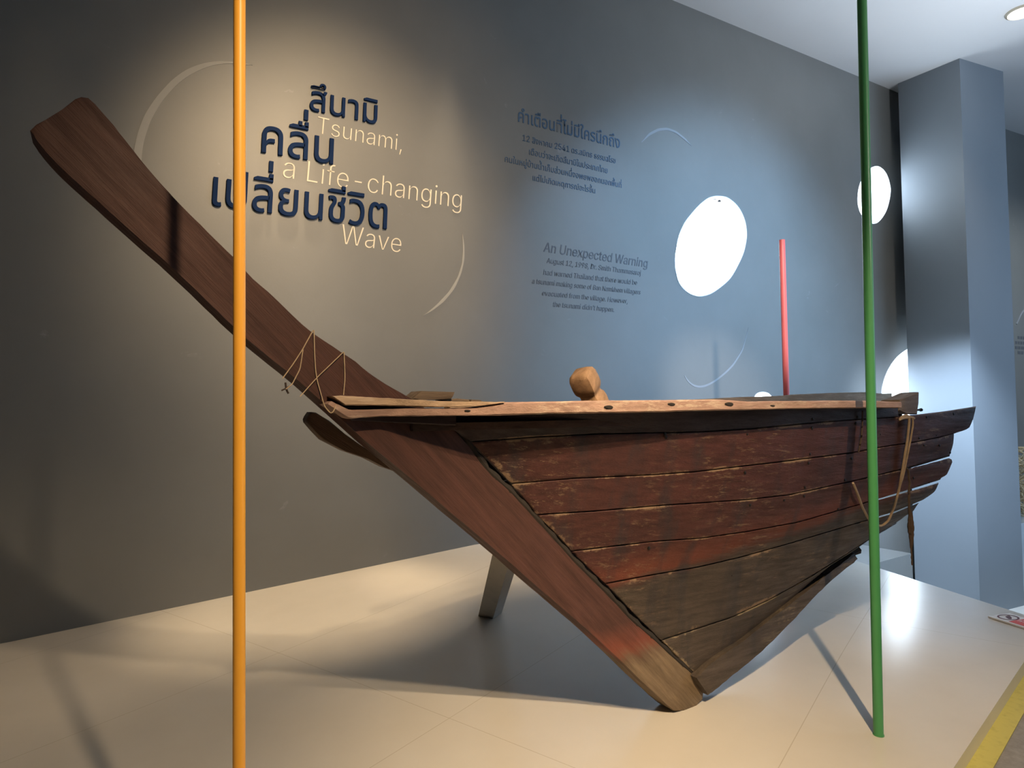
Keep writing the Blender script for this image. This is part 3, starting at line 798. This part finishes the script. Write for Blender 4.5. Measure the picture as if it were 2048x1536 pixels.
for j, gr in enumerate(grids):
    bpart('hull_plank', solid_grid(gr, .026, backs[j]), M['sheer'] if j == 0 else M['hull'] if j < 6 else M['hull_low'])
for j, gr in enumerate(grids):                          # the planks of the far side
    n = len(gr) - (12 if j else 0)
    bpart('hull_plank', solid_grid([[Vector((p.x, 2 * YC - p.y - .026, p.z - (.02 if j == 0 else 0))) for p in row] for row in gr[:n]], .026), M['dark_wood'])
# caulked joint between stem and planks
jp = smooth_poly([(905,852),(938,890),(974,942),(1020,984),(1071,1038),(1113,1085),(1152,1128),(1199,1174),(1229,1204),(1262,1241),(1308,1280),(1346,1316),(1388,1352),(1404,1372)], 60, 1)
bm = bmesh.new(); add_tube(bm, [at_y(p.x + 2, p.y - 1, YN + .012) for p in jp], [.013 + .004 * math.sin(k * 1.9) for k in range(60)], 8)
bpart('caulking', bm, M['caulk'], 'black caulking in the joint between stem and planks')

# keel -------------------------------------------------------------
KT = [(1396,1353),(1419,1329),(1488,1281),(1543,1237),(1610,1186),(1676,1133),(1709,1107)]
KB = [(1416,1391),(1455,1359),(1521,1306),(1574,1253),(1632,1191),(1676,1149),(1716,1118)]
poly = [p + edge_noise(p, 1.3) for p in resample(KT, 44) + resample(KB[::-1], 44)]
poly[0] = Vector((1393, 1356)); poly[-1] = Vector((1417, 1391))
bm = bmesh.new(); extrude_poly(bm, [at_y(p.x, p.y, YC - .085) for p in poly], (0, .17, 0), .006, 2)
KG = [p + edge_noise(p, 2.5) for p in smooth_poly([(1470,1288),(1543,1232),(1610,1178),(1676,1122),(1712,1096)], 40, 1)]
bm2 = bmesh.new(); add_tube(bm2, [at_y(p.x, p.y + 3, YC - .045) for p in KG], [.012 + .008 * math.sin(k * 2.3) + .012 * k / 40 for k in range(40)], 8)  # dark strip put in for the shade of the gap above the keel
bpart('caulking', bm2, M['caulk'], 'dark fibrous strip standing in for the shaded gap between garboard plank and keel')
bpart('keel', bm, M['hull_low'], 'worn grey brown keel beam')

# gunwale: two split pieces ---------------------------------------
def rail_y(px, py, extra):
    y = YC - .1
    for _ in range(5):
        p = at_y(px, py, y); d = max(0, p.x - XRAB[0] + .15); y = YC - .052 - WID[0] * (1 - math.exp(-d / 1.15)) - extra
    return y
def rail(name, top, bot, mat, extra, depth, n=80, label=None, amt=.7):
    T, Bt = resample(top, n), resample(bot, n); rows = []
    for i in range(n):
        row = []
        for f in (0, .12, .5, .88, 1):
            p = T[i].lerp(Bt[i], f) + edge_noise((T[i].x * .8, T[i].y + 50 * f), amt)
            y = rail_y(p.x, p.y, extra); q = at_y(p.x, p.y, y)
            if f in (0, 1): q = q + Vector((0, .006, 0))
            row.append(q)
        rows.append(row)
    return bpart(name, solid_grid(rows, depth), mat, label)
rail('gunwale_strip', [(666,791.6),(686,791),(756,795),(830,799),(890,802.5),(950,803.2),(985,803.6),(1010,803.7)],
     [(694,811),(720,811),(756,811),(830,813),(890,814.5),(950,813),(985,809),(1010,805)], M['rail_tan'], .058, .07, label='bare tan upper strip split from the near gunwale')
rail('gunwale', [(664,802),(700,820),(760,818.5),(830,816.5),(900,816.5),(950,815.5),(985,811.5),(1010,804.5),(1100,803),(1200,801),(1300,800.5),(1393,799),(1440,799),(1500,803),(1560,802),(1700,801),(1740,801),(1780,803),(1803,804)],
     [(654,808),(698,838),(760,833),(830,832.5),(900,832),(970,831.5),(1000,831),(1100,828),(1200,826.6),(1300,825),(1393,822),(1500,820),(1560,818),(1650,817),(1740,816),(1803,816)], M['rail'], .052, .075, n=120, label='pale red near gunwale')
rail('rubbing_strip', [(699,831),(800,831),(912,829)], [(705,841),(800,846),(912,851)], M['sheer'], .012, .035, n=30, label='dark strip under the gunwale at the bow')
# far gunwale
FT = [(900,812),(1100,806),(1300,803),(1390,800),(1450,795.5),(1500,793.5),(1560,792),(1600,788.5),(1650,786.5),(1700,784.5),(1730,783.5),(1752,787),(1784,787)]
FB = [(900,822),(1100,816),(1300,813),(1450,808),(1600,806),(1700,805),(1785,803)]
T, Bt = resample(FT, 70), resample(FB, 70); rows = []
for i in range(70):
    row = []
    for f in (0, .3, .7, 1):
        p = T[i].lerp(Bt[i], f) + edge_noise((T[i].x, T[i].y + 30 * f), 1.0 if i > 30 else .2)
        d = max(0, at_y(p.x, p.y, YC + .3).x - XRAB[0]); row.append(at_y(p.x, p.y, YC + .10 + .40 * (1 - math.exp(-d / 1.15))))
    rows.append(row)
bpart('gunwale', solid_grid(rows, .05), M['rail_tan'], 'weathered far gunwale rising towards the stern')
# plank end of the far side, left of the stem
poly = [(614,839),(617,832),(623,824),(632,825),(641,831),(660,842),(690,868),(735,900),(775,925),(800,945),(770,935),(735,917),(690,902),(647,880),(630,862),(615,845)]
bm = bmesh.new(); extrude_poly(bm, [at_y(x, y, YC + TH / 2 + .012) for x, y in poly], (0, .055, 0), .003, 1)
bpart('cheek_plank', bm, M['cheek'], 'broken plank end projecting left of the stem')
# foredeck boards inside the bow
bm = bmesh.new()
zd = HC - .055
xa = XRAB[0] - .05
pts = [(xa, YC + .07), (xa + .5, YC + .20), (xa + .95, YC + .28), (xa + .95, YC - .28), (xa + .5, YC - .2), (xa, YC - .07)]
extrude_poly(bm, [Vector((x, y, zd - .025)) for x, y in pts], (0, 0, .025)); bpart('foredeck', bm, M['dark_wood'], smooth_shade=False)
# ribs inside
for k in range(5):
    x = XRAB[0] + .75 + k * .42; w = .45 * (1 - math.exp(-(x - XRAB[0]) / 1.15)); bm = bmesh.new(); P = []
    for i in range(17):
        a = -1 + 2 * i / 16; xb = x
        P.append(Vector((xb, YC + a * (w - .01), .80 + .14 * k + (zd - .82 - .14 * k) * abs(a) ** 1.6)))
    add_tube(bm, P, .018, 8); bpart('rib', bm, M['dark_wood'])
# mooring post: carved block on a neck
axis0, axis1 = at_y(1181, 787, YC + .0), at_y(1160, 742, YC - .01)
ax = (axis1 - axis0); La = ax.length; ax.normalize()
side_v = (to_world(Vector((0.9, 0.25, -0.35)))); side_v = (side_v - ax * side_v.dot(ax)).normalized(); oth = ax.cross(side_v)
bm = bmesh.new(); rings = []
prof = [(-2.6, .044), (-.7, .046), (-.35, .047), (-.15, .044), (-.05, .037), (.06, .037), (.14, .043), (.24, .0475), (.40, .049), (.76, .048), (.92, .042), (1.0, .030)]
for s, r in prof:
    c = axis0 + ax * (La * s); ring = []
    for k in range(24):
        a = 2 * math.pi * k / 24; ca, sa = math.cos(a), math.sin(a)
        q = (abs(ca) ** 7 + abs(sa) ** 7) ** (-1 / 7)
        ring.append(bm.verts.new(c + side_v * ca * q * r * 1.02 + oth * sa * q * r * .95))
    rings.append(ring)
for A_, B_ in zip(rings, rings[1:]):
    for k in range(24): bm.faces.new((A_[k], A_[(k + 1) % 24], B_[(k + 1) % 24], B_[k]))
bm.faces.new(rings[0][::-1]); bm.faces.new(rings[-1])
bpart('mooring_post', bm, M['post_wood'], 'carved bare wood post head leaning inside the boat')
# stern knee with bolt
kn = [(1797,822),(1800,800),(1812,796),(1838.5,784),(1837,806),(1835,829),(1815,827)]
yk = rail_y(1815, 806, -.02)
bm = bmesh.new(); extrude_poly(bm, [at_y(x, y, yk) for x, y in kn], (0, .09, 0), .006, 2)
kneeo = bpart('stern_knee', bm, M['grey_wood'], 'grey upright end board at the stern')
bm = bmesh.new(); b0 = at_y(1833, 820, yk + .04); add_tube(bm, [b0, b0 + Vector((.045, 0, .0))], .005, 10); add_tube(bm, [b0 + Vector((.04, 0, 0)), b0 + Vector((.048, 0, 0))], .009, 6)
bpart('bolt', bm, M['iron'], None, kneeo)
# nail heads along the planks
for px in [(1625.6,838),(1624,856),(1620,908),(1617,926),(1610,975),(1608,992),(1715,834),(1711,847),(1705,902),(1703,917),(1690,960),(1676,1018),(1599,1041),(1568,1000),(1466,1146),(1463,1150),
           (1853,834),(1907,828),(1838,876),(1848,890),(1879,891),(1872,870),(1900,905),(1815,934),(1858,964),(1827,956),(1330,868),(1332,874),(1298,1096),(1490,945),(1494,868),(1760,868),(1500,1010)]:
    # depth of the plank the nail sits on
    best = None
    for j in range(7):
        for row in grids[j]:
            for q in row:
                d = (q - CAM); c = (d.dot(to_world(Vector((1, 0, 0)))), d.dot(to_world(Vector((0, 1, 0)))), d.dot(to_world(Vector((0, 0, 1)))))
                e_ = (c[0] / c[2] * F + CX - px[0]) ** 2 + (c[1] / c[2] * F + CY - px[1]) ** 2
                if best is None or e_ < best[0]: best = (e_, q)
    p = at_y(px[0], px[1], best[1].y)
    bm = bmesh.new(); bmesh.ops.create_icosphere(bm, subdivisions=1, radius=.008)
    for v in bm.verts: v.co = Vector((v.co.x, v.co.y * .6, v.co.z)) + p
    bpart('nail_head', bm, M['iron'])

for px, a, b_ in ((1222, 815, .030), (1346, 809, .026), (1462, 809, .034), (1546, 812, .018), (938, 822, .016)):
    p = at_y(px, a, rail_y(px, a, .052) + .002); bm = bmesh.new(); bmesh.ops.create_icosphere(bm, subdivisions=2, radius=1)
    for v in bm.verts: v.co = Vector((v.co.x * b_ * (1 + .5 * v.co.z), v.co.y * .004, v.co.z * b_ * .28)) + p
    bpart('knot_hole', bm, M['caulk'])
# loose wood pieces on the bow
for poly, lab, yy, th in (
    ([(822,799),(843,782),(910,784),(907,792),(902,799),(848,800)], 'largest loose broken wood slab lying on the foredeck beside the prow', YC - .03, .09),
    ([(880,806),(885,800),(915,797),(938,799),(941,806)], 'thin loose wood splinter right of the large slab on the foredeck', YC + .0, .06),
    ([(941,807),(943,799),(962,800),(968,807)], 'smallest loose wood chip on the foredeck, rightmost of the three', YC - .01, .05)):
    bm = bmesh.new(); P = [at_y(x, y, yy) for x, y in poly]
    dz = zd - min(p.z for p in P)
    for p in P:
        if p.z - zd < .06: p.z = max(zd, p.z + (dz if p.z == min(q.z for q in P) else 0))
    extrude_poly(bm, P, (0, th, 0), .004, 2)
    tag(finish('wood_fragment', bm, M['grey_wood']), lab, 'wood piece')

# prop behind the bow
pb_ = at_plinth(980, 1229); ptop = at_y(1040, 1010, YC + .30)
bm = bmesh.new(); dx = Vector((1, 0, 0)); dyv = Vector((0, 1, 0)); Q = []
for c, s in ((pb_, .052), (ptop, .052)):
    r_z = math.radians(28); ux = Vector((math.cos(r_z), math.sin(r_z), 0)); uy = Vector((-math.sin(r_z), math.cos(r_z), 0))
    ring = [bm.verts.new(c + ux * a * s + uy * b * s) for a, b in ((-1, -1), (1, -1), (1, 1), (-1, 1))]
    for v in ring:
        if c is pb_: v.co.z = dune(v.co.x, v.co.y)
    Q.append(ring)
bm.faces.new(Q[0][::-1]); bm.faces.new(Q[1])
for k in range(4): bm.faces.new((Q[0][k], Q[0][(k + 1) % 4], Q[1][(k + 1) % 4], Q[1][k]))
tag(finish('boat_prop', bm, M['prop'], smooth_shade=False), 'worn white wooden prop holding the boat up behind its stem', 'prop')
for px in ((1230,1195),(1330,1150),(1440,1110),(1560,1075),(1700,1040),(1215,1160)):
    best = min(((q2 - q).length, q2) for g_ in grids for row in g_ for q2 in row for q in [at_y(px[0], px[1], q2.y)])
    print('line', px, tuple(round(v, 3) for v in best[1]))
print('prop', pb_, ptop, 'stem', s0, 'YC', YC, XRAB)

# ------------------------------------------------------------------ ropes and strings
def cord(bm, px, yfun, rad, n=None, seg=6):
    n = n or max(8, len(px) * 6); P = smooth_poly(px, n, 2); add_tube(bm, [at_y(p.x, p.y, yfun(p)) for p in P], rad, seg)
st = empty('string', at_y(620, 700, YN), 'thin pale string wound loosely around the prow above the gunwale', 'string')
for px in ([(626,661),(605,699),(587,727),(565,757)], [(628,660),(629,704),(631,740),(634,760),(639,778),(649,813),(662,828),(668,822),(672,809)],
           [(606,699),(600,738),(584,769),(572,778)], [(687,704),(660,730),(636,753),(600,793)], [(688,704),(690,756),(687,790)]):
    bm = bmesh.new(); cord(bm, px, lambda p: YN - .006 - (.05 if p.y > 795 else 0), .0017)
    finish('strand', bm, M['string'], st)
bm = bmesh.new(); cord(bm, [(571,765),(572,775),(574,782),(577,787)], lambda p: YN + .01, .003); cord(bm, [(563,781),(572,777),(580,772)], lambda p: YN + .01, .0025)
finish('frayed_end', bm, M['dark_rope'], st)
def hull_at(p, lift=.018):
    best = None
    for gr in grids:
        for row in gr[40:]:
            for q in row:
                d = q - CAM; z = d.dot(to_world(Vector((0, 0, 1))))
                e_ = (d.dot(to_world(Vector((1, 0, 0)))) / z * F + CX - p[0]) ** 2 + (d.dot(to_world(Vector((0, 1, 0)))) / z * F + CY - p[1]) ** 2
                if best is None or e_ < best[0]: best = (e_, q.y)
    return best[1] - lift
rp = empty('rope', at_y(1815, 835, hull_at((1815, 835))), 'tan rope hanging in a loop over the stern planks', 'rope')
for px, rad in (([(1800,838),(1806,832),(1814,829),(1819,836),(1818,850),(1815,880),(1809,915),(1804,945),(1799,975),(1790,1010),(1777,1042),(1762,1053),(1745,1048),(1736,1036),(1725,1015),(1714,985),(1706,966)], .006),
                ([(1812,830),(1820,832),(1826,838),(1826,850),(1821,880),(1815,910),(1808,945),(1801,970)], .0045), ([(1798,840),(1806,836),(1822,834),(1828,837)], .006)):
    bm = bmesh.new(); P = smooth_poly(px, len(px) * 4, 1)
    ys = [hull_at(p) for p in P]
    for _ in range(3): ys = [ys[0]] + [min(ys[i], (ys[i - 1] + ys[i] + ys[i + 1]) / 3) for i in range(1, len(ys) - 1)] + [ys[-1]]
    add_tube(bm, [at_y(p.x, p.y, y) for p, y in zip(P, ys)], rad, 8); finish('strand', bm, M['rope'], rp)
bm = bmesh.new(); px = [(1812,936),(1817,940),(1819,965),(1818,1000),(1821,1035),(1822,1062),(1823,1095),(1824,1130)]; P = smooth_poly(px, 40, 1); y0 = hull_at((1818, 960), .045)
add_tube(bm, [at_y(p.x + edge_noise((p.x, p.y * 2), 1.5).x, p.y, y0) for p in P], [.006 + .010 * max(0, 1 - abs(k - 24) / 8) if k < 33 else .004 for k in range(40)], 7)
tag(finish('frayed_rope', bm, M['dark_rope']), 'dark frayed rope end hanging straight down from the stern', 'rope')
bm = bmesh.new(); px = [(1725,822),(1725,845),(1723,875),(1717,905)]; P = smooth_poly(px, 24, 1)
add_tube(bm, [at_y(p.x, p.y, hull_at(p, .012)) for p in P], .004, 6); tag(finish('cord', bm, M['dark_rope']), 'short dark cord hanging on the hull left of the green pole', 'cord')

# ------------------------------------------------------------------ warning sign at the plinth corner
c00 = at_plinth(1976, 1232, .012); c01 = at_plinth(1982, 1218, .012); c10 = at_plinth(2048, 1254.5, .012)
ex = (c10 - c00).normalized(); ey = (c01 - c00); hh = ey.length; ey = (ey - ex * ey.dot(ex)).normalized(); ez = ex.cross(ey)
if ez.z < 0: ez = -ez
ww = hh * 1.22
sg = empty('warning_sign', c00 - ez * .012, 'white and red warning plate with a ringed no symbol on the plinth corner', 'sign')
def on_sign(u, v, h=0.0): return c00 + ex * u + ey * v + ez * h
bm = bmesh.new(); extrude_poly(bm, [on_sign(0, 0), on_sign(ww, 0), on_sign(ww, hh), on_sign(0, hh)], -ez * .010, .0015, 1); finish('sign_plate', bm, M['sign_white'], sg, False)
bm = bmesh.new(); cu_, cv_, R_ = hh * .33, hh * .5, hh * .36
for k in range(40):
    a, b = 6.2832 * k / 40, 6.2832 * (k + 1) / 40
    extrude_poly(bm, [on_sign(cu_ + R_ * .78 * math.cos(t) * s, cv_ + R_ * math.sin(t) * s, .0005) for t, s in ((a, 1), (b, 1), (b, .82), (a, .82))], ez * .001)
extrude_poly(bm, [on_sign(cu_ - R_ * 0.384, cv_ + R_ * .45, .0005), on_sign(cu_ - R_ * 0.310, cv_ + R_ * .6, .0005), on_sign(cu_ + R_ * 0.186, cv_ + .2 * R_, .0005), on_sign(cu_ + R_ * 0.465, cv_ - R_ * .2, .0005), on_sign(cu_ + R_ * 0.372, cv_ - R_ * .42, .0005), on_sign(cu_ + R_ * 0.062, cv_ - R_ * .28, .0005), on_sign(cu_ - R_ * 0.248, cv_ - R_ * .05, .0005)], ez * .001)
finish('no_symbol', bm, M['sign_maroon'], sg, False)
bm = bmesh.new(); extrude_poly(bm, [on_sign(hh * .64, hh * .1, .0005), on_sign(ww - hh * .06, hh * .1, .0005), on_sign(ww - hh * .06, hh * .9, .0005), on_sign(hh * .64, hh * .9, .0005)], ez * .001)
finish('red_panel', bm, M['sign_red'], sg, False)
parts = layout('ห้าม', F_TH, extrude=.05)
bm = parts[0]
for b in parts[1:]:
    me = bpy.data.meshes.new('t'); b.to_mesh(me); b.free(); bm.from_mesh(me); bpy.data.meshes.remove(me)
sc = hh * .42 / 1.25
for v in bm.verts: v.co = on_sign(hh * .69 + v.co.x * sc, hh * .38 + v.co.y * sc * 1.5, .0017 + (v.co.z + .05) * .005)
finish('sign_text', bm, M['sign_white'], sg, False)
for o in list(bpy.data.objects):
    if 'origin' in o: del o['origin']
